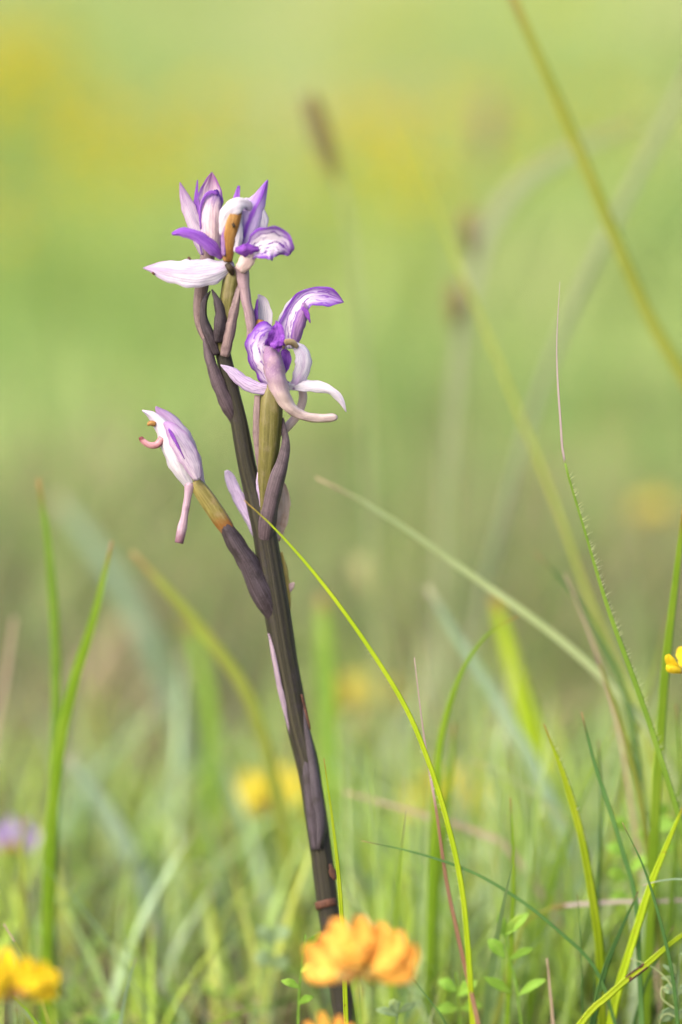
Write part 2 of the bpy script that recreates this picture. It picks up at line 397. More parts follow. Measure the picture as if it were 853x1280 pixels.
# ------------------------------------------------------------------ meadow grass nobody could count
def pal(hexes): return np.array([srgb(h) for h in hexes])
def grass_mass(name, x, y, h, w, lean, colors, label, cat='grass', K=5, bend=.8, tipcols=None, mat='mass', patch=None):
    N = len(x); z = gz(x, y) - .004
    ang = rng.uniform(0, 2 * np.pi, N); ld = np.stack([np.cos(ang), np.sin(ang)], 1)
    sa = ang + np.pi / 2 + rng.normal(0, .5, N); side = np.stack([np.cos(sa), np.sin(sa)], 1)
    t = np.linspace(0, 1, K + 1)
    V = np.zeros((N, K + 1, 2, 3)); bn = bend * rng.uniform(.4, 1.6, N)
    for i, ti in enumerate(t):
        out = lean * h * (ti * .5 + bn * ti * ti * .6); up = h * (ti - .28 * np.clip(lean * bn, 0, 1.3) * ti * ti)
        ww = w * .5 * (1 - ti ** 2.2) + w * .02
        for k, s in enumerate((-1, 1)):
            V[:, i, k, 0] = x + ld[:, 0] * out + side[:, 0] * ww * s
            V[:, i, k, 1] = y + ld[:, 1] * out + side[:, 1] * ww * s
            V[:, i, k, 2] = z + up
    V = V.reshape(-1, 3)
    base = (np.arange(N) * (K + 1) * 2)[:, None, None]; ii = (np.arange(K) * 2)[None, :, None]
    F = (base + ii + np.array([0, 1, 3, 2])[None, None, :]).reshape(-1, 4)
    me = bpy.data.meshes.new(name)
    me.vertices.add(len(V)); me.vertices.foreach_set('co', V.ravel())
    me.loops.add(F.size); me.loops.foreach_set('vertex_index', F.ravel().astype(np.int32))
    me.polygons.add(len(F)); me.polygons.foreach_set('loop_start', (np.arange(len(F)) * 4).astype(np.int32))
    me.polygons.foreach_set('loop_total', np.full(len(F), 4, np.int32)); me.polygons.foreach_set('use_smooth', np.ones(len(F), bool))
    me.update(calc_edges=True); me.validate()
    ci = rng.integers(0, len(colors), N) if patch is None else np.clip((patch * len(colors) + rng.normal(0, .8, N)).astype(int), 0, len(colors) - 1); cc = colors[ci].copy(); cc[:, :3] *= rng.uniform(.8, 1.2, (N, 1))
    C = np.repeat(cc[:, None, :], K + 1, 1)
    if tipcols is not None:
        dry = rng.random(N) < .35; C[dry, K] = tipcols[rng.integers(0, len(tipcols), dry.sum())]
    C = np.repeat(C[:, :, None, :], 2, 2).reshape(-1, 4)
    at = me.color_attributes.new('col', 'FLOAT_COLOR', 'POINT'); at.data.foreach_set('color', C.ravel())
    me.materials.append(M[mat])
    o = bpy.data.objects.new(name, me); COL.objects.link(o)
    tag(o, label, cat, kind='stuff'); return o

def scatter(n, y0, y1, halfw0, k, power=1.0):
    y = y0 + (y1 - y0) * rng.random(n) ** power
    return rng.uniform(-1, 1, n) * (halfw0 + k * (y - y0)), y
GREENS = pal(['#8fac42', '#9dba46', '#aac252', '#7f9f50', '#96b066', '#a2b67a', '#b2bc5c'])
COOL = pal(['#94b088', '#a4bc98', '#88a878', '#adc09e', '#98b470', '#aec47a'])
DRYS = pal(['#b3a284', '#bfae94', '#a68f74', '#b2977c', '#9a886e'])
FARC = pal(['#9fb052', '#adb85c', '#b5b860', '#97ab4e', '#a6b25a', '#b9b56a', '#c0bb72'])
# short turf round the orchid, taller and looser just behind it
def field(x, y, k, ph):
    return np.clip(.5 + .3 * np.sin(x * k + ph + 1.3 * np.sin(y * k * .45 + ph)) + .3 * np.sin(y * k * .55 + 2 * ph + 1.1 * np.sin(x * k * .8)), 0, .999)
TURF = np.vstack([GREENS, GREENS, COOL])
x, y = scatter(900, .80, 1.03, .22, .25)
h = rng.gamma(5, .0055, len(x)) * np.where(y < .96, .6, 1.0)
grass_mass('turf_grass', x, y, np.clip(h, .012, .06), rng.uniform(.0008, .0018, len(x)), rng.uniform(.2, 1.1, len(x)), TURF, 'short fine green turf growing round the foot of the orchid', tipcols=DRYS)
x, y = scatter(2900, 1.05, 1.48, .36, .3)
h = rng.gamma(4, .0145, len(x))
grass_mass('lush_grass', x, y, np.clip(h, .015, .13), rng.uniform(.0012, .0044, len(x)), rng.uniform(.15, 1.0, len(x)), TURF, 'soft mixed green grass standing just behind the orchid', tipcols=DRYS)
y = 1.04 + .2 * rng.random(420); x = rng.uniform(.012, .19, 420)
grass_mass('right_grass', x, y, rng.uniform(.06, .15, 420), rng.uniform(.0012, .0034, 420), rng.uniform(.1, .8, 420), np.vstack([GREENS, GREENS, COOL]), 'taller bright green grass crowding round the leafy vetch', tipcols=DRYS)
x, y = scatter(800, 1.04, 1.5, .24, .25)
grass_mass('grass_litter', x, y, rng.uniform(.015, .06, len(x)), rng.uniform(.0008, .002, len(x)), rng.uniform(.8, 2.6, len(x)), DRYS, 'dry brown grass litter lying among the green turf', bend=1.2)
# looser grass behind, with bare soil between
x, y = scatter(5200, 1.4, 2.9, .65, .35)
h = rng.gamma(4, .016, len(x)); keep = rng.random(len(x)) < .12 + .88 * (field(x, y, 7, .6) > .55)
x, y, h = x[keep], y[keep], h[keep]
grass_mass('loose_grass', x, y, np.clip(h, .02, .16), rng.uniform(.0015, .005, len(x)), rng.uniform(.2, 1.2, len(x)), pal(['#6f8a48', '#7c9552', '#86976a', '#6a8450', '#8a9a52']), 'loose grey green grass with brown soil showing between tufts', tipcols=DRYS)
x, y = scatter(2000, 1.4, 2.9, .6, .35)
grass_mass('dry_grass', x, y, rng.uniform(.02, .08, len(x)), rng.uniform(.001, .004, len(x)), rng.uniform(.5, 2.0, len(x)), DRYS, 'dry straw coloured grass lying over bare brown soil')
# far meadow on the slope, in patches of different grasses; thin at first
x, y = scatter(46000, 2.2, 13, 1.0, .3, 1.4)
keep = rng.random(len(x)) < np.clip((y - 2.3) / 2.6, .05, 1); x, y = x[keep], y[keep]
pt = np.clip(field(x, y, 5.5, 1.7) * .62 + .38 * np.clip((y - 2.4) / 3.2, 0, 1), 0, .999)
grass_mass('far_meadow_grass', x, y, rng.uniform(.06, .22, len(x)) * np.clip((y - 1.2) / 2, .4, 1), rng.uniform(.004, .010, len(x)), rng.uniform(.2, 1.0, len(x)),
           pal(['#6f9050', '#7e9c58', '#8da664', '#97ac6a', '#9fb06e', '#a7b178', '#b2b688']), 'yellow green meadow grass covering the far slope', K=4, patch=pt)
# small yellow blossoms far up the slope, in drifts
cx, cy = [], []
for px, py, yy, n, s in [(8, 135, 5.0, 200, .07), (190, 365, 3.7, 80, .06), (485, 385, 3.5, 100, .065), (470, 15, 6, 30, .10), (720, 40, 6.2, 25, .10),
                         (30, 420, 3.3, 40, .07), (690, 280, 4.1, 40, .08)]:
    c = P(px, py, yy); cx.append(rng.normal(c[0], s, n)); cy.append(rng.normal(yy, s * 2, n))
cx.append(rng.uniform(-2, 2, 60)); cy.append(rng.uniform(3, 9, 60))
cx, cy = np.concatenate(cx), np.concatenate(cy)
V, F, C = [], [], []
for X_, Y_ in zip(cx, cy):
    z = float(gz(X_, Y_)) + random.uniform(.15, .28); r = random.uniform(.010, .018); a0 = random.random() * 6.28
    tl = (random.uniform(-.5, .5), random.uniform(-.9, .1)); col = random.choice(['#e6cc1c', '#ecd22e', '#e2c020', '#e3d250'])
    b = len(V); V.append((X_, Y_, z)); C.append(srgb(col))
    for k in range(10):
        a = a0 + k * .6283; q = r * (1 if k % 2 else .55)
        V.append((X_ + math.cos(a) * q, Y_ + math.sin(a) * q, z + .3 * r + (math.cos(a) * tl[0] + math.sin(a) * tl[1]) * q)); C.append(srgb(col))
        F.append((b, b + 1 + k, b + 1 + (k + 1) % 10))
    b = len(V); g = float(gz(X_, Y_))
    V += [(X_ - .0008, Y_, g), (X_ + .0008, Y_, g), (X_ + .0008, Y_, z), (X_ - .0008, Y_, z)]; C += [srgb('#8aa045')] * 4; F.append((b, b + 1, b + 2, b + 3))
me = bpy.data.meshes.new('far_yellow_blossom'); me.from_pydata(V, [], F)
at = me.color_attributes.new('col', 'FLOAT_COLOR', 'POINT'); at.data.foreach_set('color', np.array(C).ravel()); me.materials.append(M['mass_petal'])
o = bpy.data.objects.new('far_yellow_blossom', me); COL.objects.link(o)
tag(o, 'drifts of tiny yellow blossoms scattered over the far slope', 'flowers', kind='stuff')

# ------------------------------------------------------------------ the orchid
ob = P(455, 1412, Y0 - .016)
orchid = empty('orchid', (ob[0], ob[1], float(gz(ob[0], ob[1]))))
tag(orchid, 'leafless dark stemmed orchid with white and violet flowers and one drooping bud', 'orchid')
def part(name, geo, mat, parent=None):
    return put(name, geo, mat, Y0, parent or orchid, orchid)
STEM = [(458, 1430, -58), (440, 1320, -48), (425, 1230, -40), (412, 1143, -32), (400, 1051, -24), (386, 960, -16), (374, 912, -12), (359, 835, -8), (346, 757, -5), (337, 700, -3),
        (329, 655, -2), (318, 615, 0), (309, 581, 0), (299, 526, 0), (291, 492, 0), (283, 457, 0), (277, 432, 2), (276, 412, 3)]
stem = part('stem', tube_geo(STEM, [15, 14, 13.5, 13.3, 13.6, 14, 14.4, 15.4, 16.4, 15.4, 14.8, 12.6, 11.4, 10.4, 9.6, 9.4, 9.6, 8], 90, 20, .035, 7, bump=.02), 'stem')
# sheathing scales low on the stem
part('sheath', tube_geo([(398, 1062, -34), (396, 1040, -34), (392, 1000, -30), (386, 960, -24), (381, 925, -18)], [9, 10.5, 11, 9, 3], 26, 14, .03, 9, .8), 'stem_low')
part('sheath', ribbon_geo([(400, 1062, -50), (404, 1030, -46), (398, 985, -40), (391, 940, -30), (383, 900, -22), (376, 858, -14)], [3, 8, 8, 6, 4, 1], roll=[-35], cup=-.5, nl=24, nw=7, thick=2), 'stem_low')
part('sheath', ribbon_geo([(364, 918, -18), (355, 888, -20), (347, 852, -20), (340, 815, -18), (336, 792, -12)], [2, 4, 4.6, 3.6, .8], roll=[50], cup=-.5, nl=24, nw=7, thick=2), 'sheath_edge')
part('scar', ribbon_geo([(419, 1100, -46), (416, 1090, -45), (413, 1080, -44)], [2, 5, 1.5], roll=-35, nl=8, nw=5, thick=2), 'rust')
part('scar', ribbon_geo([(388, 912, -26), (383, 890, -24), (377, 868, -20)], [1, 2.4, 1], roll=-50, nl=10, nw=5, thick=2), 'rust')
part('scar', tube_geo([(409, 1135, -35), (407, 1126, -34)], [13.9, 13.9], 4, 20, 0), 'rust')
# lower right: ochre bract hugging the stem, pink shrivelled tip
b = part('bract', ribbon_geo([(362, 772, 2), (361, 745, 2), (357, 715, 2), (352, 690, 0)], [2, 5.5, 6, 2], roll=[-40], cup=-.4, nl=18, nw=7, thick=2), 'bract_ochre')
part('tip', ribbon_geo([(358, 742, 4), (364, 733, 4), (368, 728, 4)], [3, 4, 1], nl=10, nw=5, thick=2), 'spur', b)
# flower hidden behind the stem: three pale petals and a bract
hid = part('flower', tube_geo([(334, 690, 22), (334, 660, 24), (336, 630, 24), (338, 605, 22)], [7, 8, 8, 5], 16, 10, .08, 6), 'ovary_pink')
part('sepal', ribbon_geo([(319, 672, 14), (305, 638, 15), (293, 612, 16), (286, 594, 14), (283, 588, 12)], [3, 7, 7.5, 5.5, 2], roll=[30, 15, 0], cup=-.5, wave=1), 'sep_lilac', hid)
part('sepal', ribbon_geo([(330, 655, -14), (330, 630, -14), (326, 606, -14), (324, 590, -12)], [3, 5, 5.5, 2], roll=10, cup=.3), 'sep_lilac', hid)
part('sepal', ribbon_geo([(347, 676, 12), (352, 650, 12), (354, 622, 12), (351, 598, 12)], [3, 8, 8.5, 2], roll=-15, cup=.3), 'bract_pale', hid)

# --- drooping bud, lower left
bud = part('bud', tube_geo([(292, 672, -8), (278, 652, -12), (262, 628, -14), (250, 611, -16), (243, 602, -16)], [7, 10, 10.5, 9.5, 7], 22, 16, .11, 6), 'ovary_bud')

part('sepal', ribbon_geo([(254, 606, -12), (246, 575, -12), (232, 545, -12), (214, 524, -10), (199, 512, -8), (195, 508, -8)], [7, 13, 14, 11, 5, 1], roll=[-35, -30, -20], cup=-.75, nl=30, nw=13), 'sep_pink', bud)
part('sepal', ribbon_geo([(236, 609, -20), (222, 588, -26), (211, 562, -28), (202, 538, -26), (190, 521, -22), (178, 513, -20)], [6, 13, 14, 11, 6, 1], roll=[30, 25, 15], cup=-.7, nl=30, nw=13), 'white', bud)
part('petal', ribbon_geo([(248, 600, -34), (240, 578, -38), (226, 552, -38), (214, 535, -34), (205, 528, -28)], [5, 12, 13, 9, 2], roll=[-5], cup=-.55, nl=26, nw=11), 'sep_pink', bud)
part('streak', ribbon_geo([(231, 574, -47), (222, 556, -48), (215, 543, -46), (211, 536, -43)], [.5, 1.8, 2.4, .8], nl=10, nw=5, thick=1.6), 'lip_dark', bud)
st_ = part('column', tube_geo([(203, 548, -22), (196, 556, -24), (186, 556, -26), (178, 550, -26), (176, 546, -26)], [5, 4.6, 4, 3.6, 2.6], 18, 10), 'stigma', bud)
part('anther', tube_geo([(194, 530, -22), (188, 529, -24), (185, 532, -24)], [3.5, 3.2, 1.5], 10, 8), 'column', bud)
part('spur', tube_geo([(238, 604, -18), (235, 622, -18), (231, 645, -17), (227, 665, -16), (224, 679, -16)], [6.5, 4.8, 4.6, 6.2, 5], 24, 12, .06, 5, bump=.05), 'bud_spur', bud)
part('bract', ribbon_geo([(348, 786, -4), (334, 752, -20), (316, 715, -22), (298, 685, -22), (282, 658, -20), (275, 645, -16)], [8, 15, 13, 12, 8, 1], roll=[12, 5, 0], cup=-.85, nl=32, nw=13, thick=2.5), 'bract_dark')
part('bract', tube_geo([(344, 776, -10), (328, 745, -12), (312, 710, -12), (296, 680, -10)], [7, 13, 11, 8], 20, 14, .03, 8), 'bract_dark')
part('bract_edge', ribbon_geo([(300, 686, -6), (290, 662, -8), (279, 640, -8), (268, 622, -10)], [4, 5, 4, 1], roll=-30, nl=14, nw=5, thick=2), 'bract_ochre')

# --- slim bract left of the upper stem
part('bract', ribbon_geo([(297, 532, 2), (286, 512, -11), (272, 480, -14), (262, 450, -12), (257, 428, -8), (257, 420, -6)], [6, 9, 8.5, 6.5, 4, .6], roll=[10], cup=-.8, nl=30, nw=11, thick=2.5), 'bract')
part('petal_rag', ribbon_geo([(284, 494, -4), (279, 480, -6), (276, 468, -6)], [2, 3.4, .8], nl=8, nw=5), 'white')

# --- second flower: thick ovary, clasping bract, open flower
fl2 = part('flower', tube_geo([(333, 668, -8), (332, 630, -10), (333, 596, -12), (336, 560, -12), (338, 525, -10), (339, 500, -8), (341, 482, -6)], [8, 9, 10, 13, 14.5, 14, 10], 34, 18, .10, 6), 'ovary')
part('seam', ribbon_geo([(325, 600, -12), (321, 565, -14), (319, 528, -14), (321, 494, -12)], [1.5, 4, 5, 4.5], roll=35, cup=-.5, nl=20, nw=7, thick=2.5), 'bract_pink', fl2)
part('bract', ribbon_geo([(331, 712, 4), (336, 662, -22), (347, 612, -28), (356, 582, -24), (360, 556, -18), (356, 534, -12), (354, 522, -8)], [5, 11, 11, 10, 6.5, 3, .6], roll=[-10, -22, -35, -40], cup=-.7, nl=34, nw=11, thick=2.5), 'bract')
part('sepal', ribbon_geo([(332, 440, 6), (331, 415, 8), (331, 392, 6), (328, 376, 2), (323, 368, -2)], [8, 10, 10, 7, 1], roll=[10], cup=.25), 'white', fl2)
part('petal', ribbon_geo([(322, 432, 0), (319, 412, -2), (319, 394, -4), (322, 374, -4)], [4, 4.5, 4, 1], roll=[50, 45, 40], cup=-.3), 'pet_violet', fl2)
part('petal_rag', ribbon_geo([(318, 412, 4), (315, 398, 4), (319, 386, 2)], [2, 4, 1], nl=10, nw=5), 'white', fl2)
part('column', tube_geo([(331, 440, -4), (326, 420, -6), (325, 408, -6), (326, 400, -5)], [7, 6.5, 6.5, 4.5], 14, 12), 'column', fl2)
part('sepal', ribbon_geo([(362, 436, 10), (362, 414, 8), (370, 392, 4), (384, 374, 0), (402, 371, -2), (417, 373, -2), (430, 378, -2)], [7, 13, 14, 12, 12.5, 10, .6], roll=[0, 10, 25, 10, -5], cup=.35, nl=40, nw=15, wave=.8), 'lip_two', fl2)
part('sepal_back', ribbon_geo([(352, 425, 16), (357, 403, 15), (369, 382, 13), (386, 367, 10), (398, 362, 8)], [6, 9, 9, 6, 1], roll=[-15], cup=-.5, nl=26), 'sep_white', fl2)
part('petal', ribbon_geo([(369, 432, -6), (373, 415, -10), (379, 398, -12), (382, 386, -12), (380, 378, -8)], [5, 8, 8.5, 6, 2], roll=[-20, -30], cup=-.5, nl=24), 'throat', fl2)
part('fold', ribbon_geo([(378, 384, -16), (384, 392, -18), (388, 404, -16)], [3, 4, .6], roll=-40, nl=12, nw=7), 'lip_dark', fl2)
# the lip: a hooded bowl, two toned, over a long throat that runs into the spur
part('lip', ribbon_geo([(342, 482, -12), (332, 462, -20), (324, 442, -26), (326, 426, -28), (334, 416, -26), (343, 414, -20)], [12, 17, 18, 18, 15, 8], roll=[5, 12, 10, 0, -10], cup=-.7, nl=36, nw=17, wave=1.4, wfreq=4), 'lip_two', fl2)
part('lip_lobe', ribbon_geo([(340, 434, -36), (345, 424, -40), (348, 412, -40), (345, 401, -36)], [11, 11, 8, .8], roll=[-10, 5, 20], cup=.6, nl=24, nw=11, wave=2.0, wfreq=3), 'lip_dark', fl2)
part('lip_lobe', ribbon_geo([(338, 428, -40), (347, 427, -44), (357, 431, -42)], [7, 7, 1], roll=[60, 40], cup=-.5, nl=16, nw=9, wave=1.5), 'lip_dark', fl2)

part('spur', tube_geo([(338, 436, -24), (341, 452, -32), (345, 472, -35), (351, 490, -35), (359, 505, -33), (371, 516, -30), (388, 522, -26), (405, 523, -22), (417, 522, -20), (422, 522, -19)], [8, 12.5, 12.5, 11, 8.6, 6.6, 5.6, 5.4, 4.8, 2.2], 48, 16, .07, 5, bump=.05), 'spur_two', fl2)

part('sepal', ribbon_geo([(340, 486, -14), (324, 485, -18), (306, 477, -20), (290, 464, -22), (276, 456, -24)], [5, 8, 8.5, 6.5, .6], roll=[-10, -20], cup=-.4, nl=28), 'sep_lilac', fl2)
part('petal', ribbon_geo([(352, 470, -4), (357, 455, -6), (357, 443, -6), (352, 438, -4)], [3, 7, 7, 2], roll=10, cup=.4, nl=16), 'pet_violet', fl2)
part('petal', ribbon_geo([(366, 428, -10), (378, 440, -16), (380, 456, -18), (374, 472, -16), (366, 486, -12)], [4, 9.5, 10.5, 9, 5], roll=[15, 10, -10], cup=-.4, nl=26), 'sep_white', fl2)
part('anther', tube_geo([(352, 434, -14), (358, 428, -16), (366, 428, -16), (372, 434, -14)], [3.5, 4.2, 4.2, 2.5], 14, 10), 'ovary_pink', fl2)
part('sepal', ribbon_geo([(356, 484, -8), (372, 480, -14), (394, 482, -16), (412, 487, -16), (425, 499, -14), (433, 515, -12)], [4, 8, 8, 5.5, 4.5, .6], roll=[20, 25, 0, -20], cup=-.4, nl=30), 'white', fl2)
part('petal', ribbon_geo([(362, 478, -6), (354, 484, -8), (345, 486, -8)], [3, 4, 1.5], nl=12, nw=7), 'pet_violet', fl2)
part('spur_behind', tube_geo([(376, 478, 14), (379, 498, 16), (372, 518, 16), (360, 533, 14), (350, 542, 12)], [5, 5.4, 5.4, 5.6, 5], 22, 10, .05, 5), 'spur_pale', fl2)

# --- top flower
fl1 = part('flower', tube_geo([(277, 442, -4), (280, 415, -6), (284, 390, -8), (288, 362, -8), (291, 344, -6), (292, 334, -4)], [8, 9, 10, 10.5, 10, 6], 28, 18, .10, 6), 'ovary')
part('bract', ribbon_geo([(282, 446, -16), (288, 420, -20), (293, 395, -20), (298, 370, -18), (301, 350, -12)], [6, 7.5, 6.4, 4.8, 1], roll=[-15, -25], cup=-.7, nl=24, nw=11, thick=2.5), 'bract_pink')
part('spur', tube_geo([(301, 332, -12), (304, 350, -12), (307, 372, -14), (312, 395, -14), (314, 412, -12), (312, 428, -10)], [9.5, 7.8, 6.6, 6.2, 6, 3.5], 28, 14, .08, 5, bump=.05), 'spur_mauve', fl1)
part('bract', tube_geo([(272, 442, -6), (264, 424, -10), (257, 408, -10), (254, 392, -10), (256, 376, -8), (263, 364, -4)], [6, 7, 6, 4.4, 3.5, .8], 26, 12, .1, 5, bump=.05), 'bract_dark')
part('bract', ribbon_geo([(272, 428, -18), (274, 410, -22), (275, 392, -22), (271, 376, -20), (265, 362, -14)], [6, 8, 7, 5, 1], roll=[8], cup=-.8, nl=24, nw=11, thick=2.5), 'bract_dark')
part('sepal', ribbon_geo([(292, 328, -10), (276, 335, -18), (258, 339, -24), (234, 340, -28), (208, 337, -28), (190, 335, -26), (179, 335, -24)], [5, 13, 18, 18, 13.5, 6, .4], roll=[-10, -18, -22], cup=-.35, nl=40, nw=17, lump=.45), 'sep_white', fl1)
part('nibble', tube_geo([(236, 322, -26), (238, 324, -29)], [1.8, 1.4], 4, 8), 'rust', fl1)
part('nibble', tube_geo([(191, 341, -27), (193, 343, -30)], [1.6, 1.2], 4, 8), 'rust', fl1)
part('petal', ribbon_geo([(279, 322, -14), (268, 310, -22), (254, 298, -26), (240, 291, -28), (226, 289, -28), (215, 292, -26)], [4, 9, 8.5, 7.5, 6, 2], roll=[-25], cup=-.45, nl=30), 'pet_violet', fl1)
part('base_scar', tube_geo([(284, 330, -20), (288, 336, -22), (291, 343, -18)], [3.5, 4.5, 2.5], 10, 10), 'dark', fl1)
part('petal', ribbon_geo([(299, 312, -14), (306, 290, -18), (316, 266, -20), (326, 246, -18), (335, 225, -14)], [12, 15, 13.5, 8.5, .8], roll=[0, -8, -12], cup=-.35, nl=32, nw=13), 'pet_streak', fl1)
part('sepal', ribbon_geo([(306, 318, 2), (316, 298, 4), (320, 276, 6), (314, 258, 6), (306, 248, 4)], [8, 15, 15, 11, 2], roll=[-10], cup=.3, nl=26, nw=13), 'white', fl1)
part('sepal_tip', ribbon_geo([(292, 256, 8), (296, 246, 8), (299, 232, 8)], [3.5, 4, 1.6], roll=10, nl=12, nw=7), 'pet_violet', fl1)
part('column', tube_geo([(285, 326, -16), (286, 308, -22), (288, 288, -26), (292, 270, -26), (297, 258, -22)], [6, 8.5, 10.5, 11, 7], 24, 14, .05, 5), 'column', fl1)
part('hood', ribbon_geo([(276, 294, -30), (279, 277, -34), (286, 264, -37), (297, 257, -36), (308, 257, -28), (314, 265, -18)], [2, 6, 10, 10, 8, 2], roll=[15, 5, -10], cup=-.25, wave=1.6, wfreq=2, nl=30, nw=11), 'white', fl1)
part('column_wing', ribbon_geo([(279, 320, -26), (278, 300, -30), (278, 280, -32), (281, 268, -32)], [3, 4.2, 4.2, 2], roll=[45], cup=-.4, nl=18, nw=7), 'throat', fl1)
part('column_face', ribbon_geo([(297, 316, -28), (300, 298, -30), (300, 282, -30), (302, 268, -28)], [5, 5.5, 5, 2.5], roll=[-30], cup=-.3, nl=20, nw=9), 'white', fl1)
part('pollen_spot', tube_geo([(291, 279, -37), (293, 284, -37)], [1.8, 2.0], 4, 8), 'dark', fl1)
part('lip', ribbon_geo([(304, 320, -26), (318, 311, -36), (332, 304, -42), (347, 304, -44), (357, 311, -42), (362, 319, -38)], [5, 13, 21, 20.5, 14, 2], roll=[15, 5, -12, -18], cup=.28, nl=40, nw=21, wave=1.8, wfreq=4, lump=.5), 'lip', fl1)
part('lip_lobe', ribbon_geo([(324, 312, -42), (314, 313, -46), (303, 315, -46), (294, 312, -40)], [3, 7, 9, 3], roll=[20, 30], cup=-.5, nl=22, nw=11, wave=1.2, wfreq=3), 'lip_dark', fl1)
part('throat', ribbon_geo([(298, 338, -22), (304, 330, -30), (310, 321, -34), (316, 314, -34)], [7, 10, 10, 6], roll=[15], cup=-.5, nl=16, nw=9), 'spur_pale', fl1)
# --- closed flower behind the top one
fl0 = part('bud', tube_geo([(268, 440, 18), (254, 412, 22), (249, 390, 22), (252, 360, 20), (258, 330, 18), (262, 305, 16)], [5, 7, 7, 8.5, 9, 9], 26, 14, .08, 6), 'bract_pink')
part('sepal', ribbon_geo([(258, 318, 12), (250, 300, 8), (240, 275, 6), (232, 252, 4), (225, 228, 2)], [9, 10.5, 10, 8, .6], roll=[20, 15], cup=-.45, nl=30, nw=13), 'sep_pink', fl0)
part('sepal', ribbon_geo([(264, 318, 12), (262, 285, 12), (262, 258, 12), (264, 235, 8), (265, 215, 0)], [12, 16, 16.5, 13.5, .8], roll=[0], cup=.35, nl=32, nw=15), 'hood', fl0)
part('petal', ribbon_geo([(256, 306, 10), (249, 280, 8), (245, 252, 8), (247, 225, 6)], [4, 6, 4, .8], roll=[30], cup=-.3, nl=22, nw=9), 'pet_violet', fl0)
part('petal', ribbon_geo([(265, 312, -4), (264, 285, -8), (265, 262, -8), (269, 246, -4), (271, 237, 2)], [11, 13.5, 12.5, 9, 3], roll=[0], cup=-.5, nl=26, nw=13), 'hood_in', fl0)
part('petal', ribbon_geo([(251, 286, -2), (250, 265, -4), (255, 248, -6), (264, 240, -6), (272, 243, -6)], [1, 1.8, 2.2, 2.4, 2], roll=[40, 20, -10], cup=-.4, nl=22, nw=9), 'pet_violet', fl0)

# ------------------------------------------------------------------ single grass blades one can tell apart
GRP = 'single grass blades round the orchid'
def blade_path(path, Yt, Yb):
    """px path tip -> foot; runs on down to the soil at its own distance"""
    p = [tuple(q) for q in path]
    g = ground_row(Yb)
    if p[-1][1] < g:
        dx = (p[-1][0] - p[-2][0]) / max(p[-1][1] - p[-2][1], 8)
        p.append((p[-1][0] + np.clip(dx, -.8, .8) * (g + 12 - p[-1][1]) * .8, g + 12))
    pts = catmull(p, 60); L = np.concatenate([[0], np.cumsum(np.linalg.norm(np.diff(pts, axis=0), axis=1))]); L /= L[-1]
    w = np.array([P(q[0], q[1], Yt + (Yb - Yt) * l) for q, l in zip(pts, L)])
    ok = w[:, 2] > -.008; k = len(w) if ok.all() else max(int(np.argmin(ok)), 8)
    return w[:k], L[:k] / L[k - 1]
def blade_geo(w, L, hw, fold=.35, twist=0, nl=40, f0=0., f1=1., hv=None):
    """closed flattened blade with a keel; world units; u across, v foot(0)..tip(1)"""
    idx = np.interp(np.linspace(f0, f1, nl), L, np.arange(len(w)))
    p = np.stack([np.interp(idx, np.arange(len(w)), w[:, k]) for k in range(3)], 1)
    V, U = [], []; view = np.array((0, 1.0, 0))
    for i in range(nl):
        l = f0 + (f1 - f0) * i / (nl - 1)
        t = unit(p[min(i + 1, nl - 1)] - p[max(i - 1, 0)])
        n = unit(-view + t * view.dot(t)); s = np.cross(t, n); a = R(twist) * l + .25
        s, n = s * math.cos(a) + n * math.sin(a), n * math.cos(a) - s * math.sin(a)
        h = np.interp(l, np.linspace(0, 1, len(hw)), hw) * PXM * p[i][1]
        for (ua, za) in ((-1, .30), (-.5, .04), (0, -.30), (.5, .04), (1, .30), (.5, .24), (0, -.05), (-.5, .24)):
            V.append(p[i] + s * h * ua + n * h * za * (fold / .35)); U.append((.5 + ua / 2, 1 - l))
    F = grid_faces(nl, 8, True)
    F.append(tuple(range(7, -1, -1))); F.append(tuple((nl - 1) * 8 + j for j in range(8)))
    return V, F, U
def hairs_geo(w, L, f0, f1, n, ln, side, hw):
    V, F, U = [], [], []
    for _ in range(n):
        l = random.uniform(f0, f1); i = np.interp(l, L, np.arange(len(w))); j = min(int(i), len(w) - 2); q = w[j] + (w[j + 1] - w[j]) * (i - j)
        t = unit(w[j] - w[j + 1]); n_ = np.array((0, -1.0, 0)); s = unit(np.cross(n_, t)) * side
        h = np.interp(l, np.linspace(0, 1, len(hw)), hw) * PXM
        a = q + s * h * .7; d = unit(s + t * random.uniform(.1, .7) + n_ * random.uniform(-.6, .6)) * ln * random.uniform(.5, 1.2); e = t * .00009
        b = len(V); V += [a - e, a + e, a + n_ * .00012, a + d]; F += [(b, b + 1, b + 3), (b + 1, b + 2, b + 3), (b + 2, b, b + 3)]; U += [(0, 0)] * 4
    return V, F, U
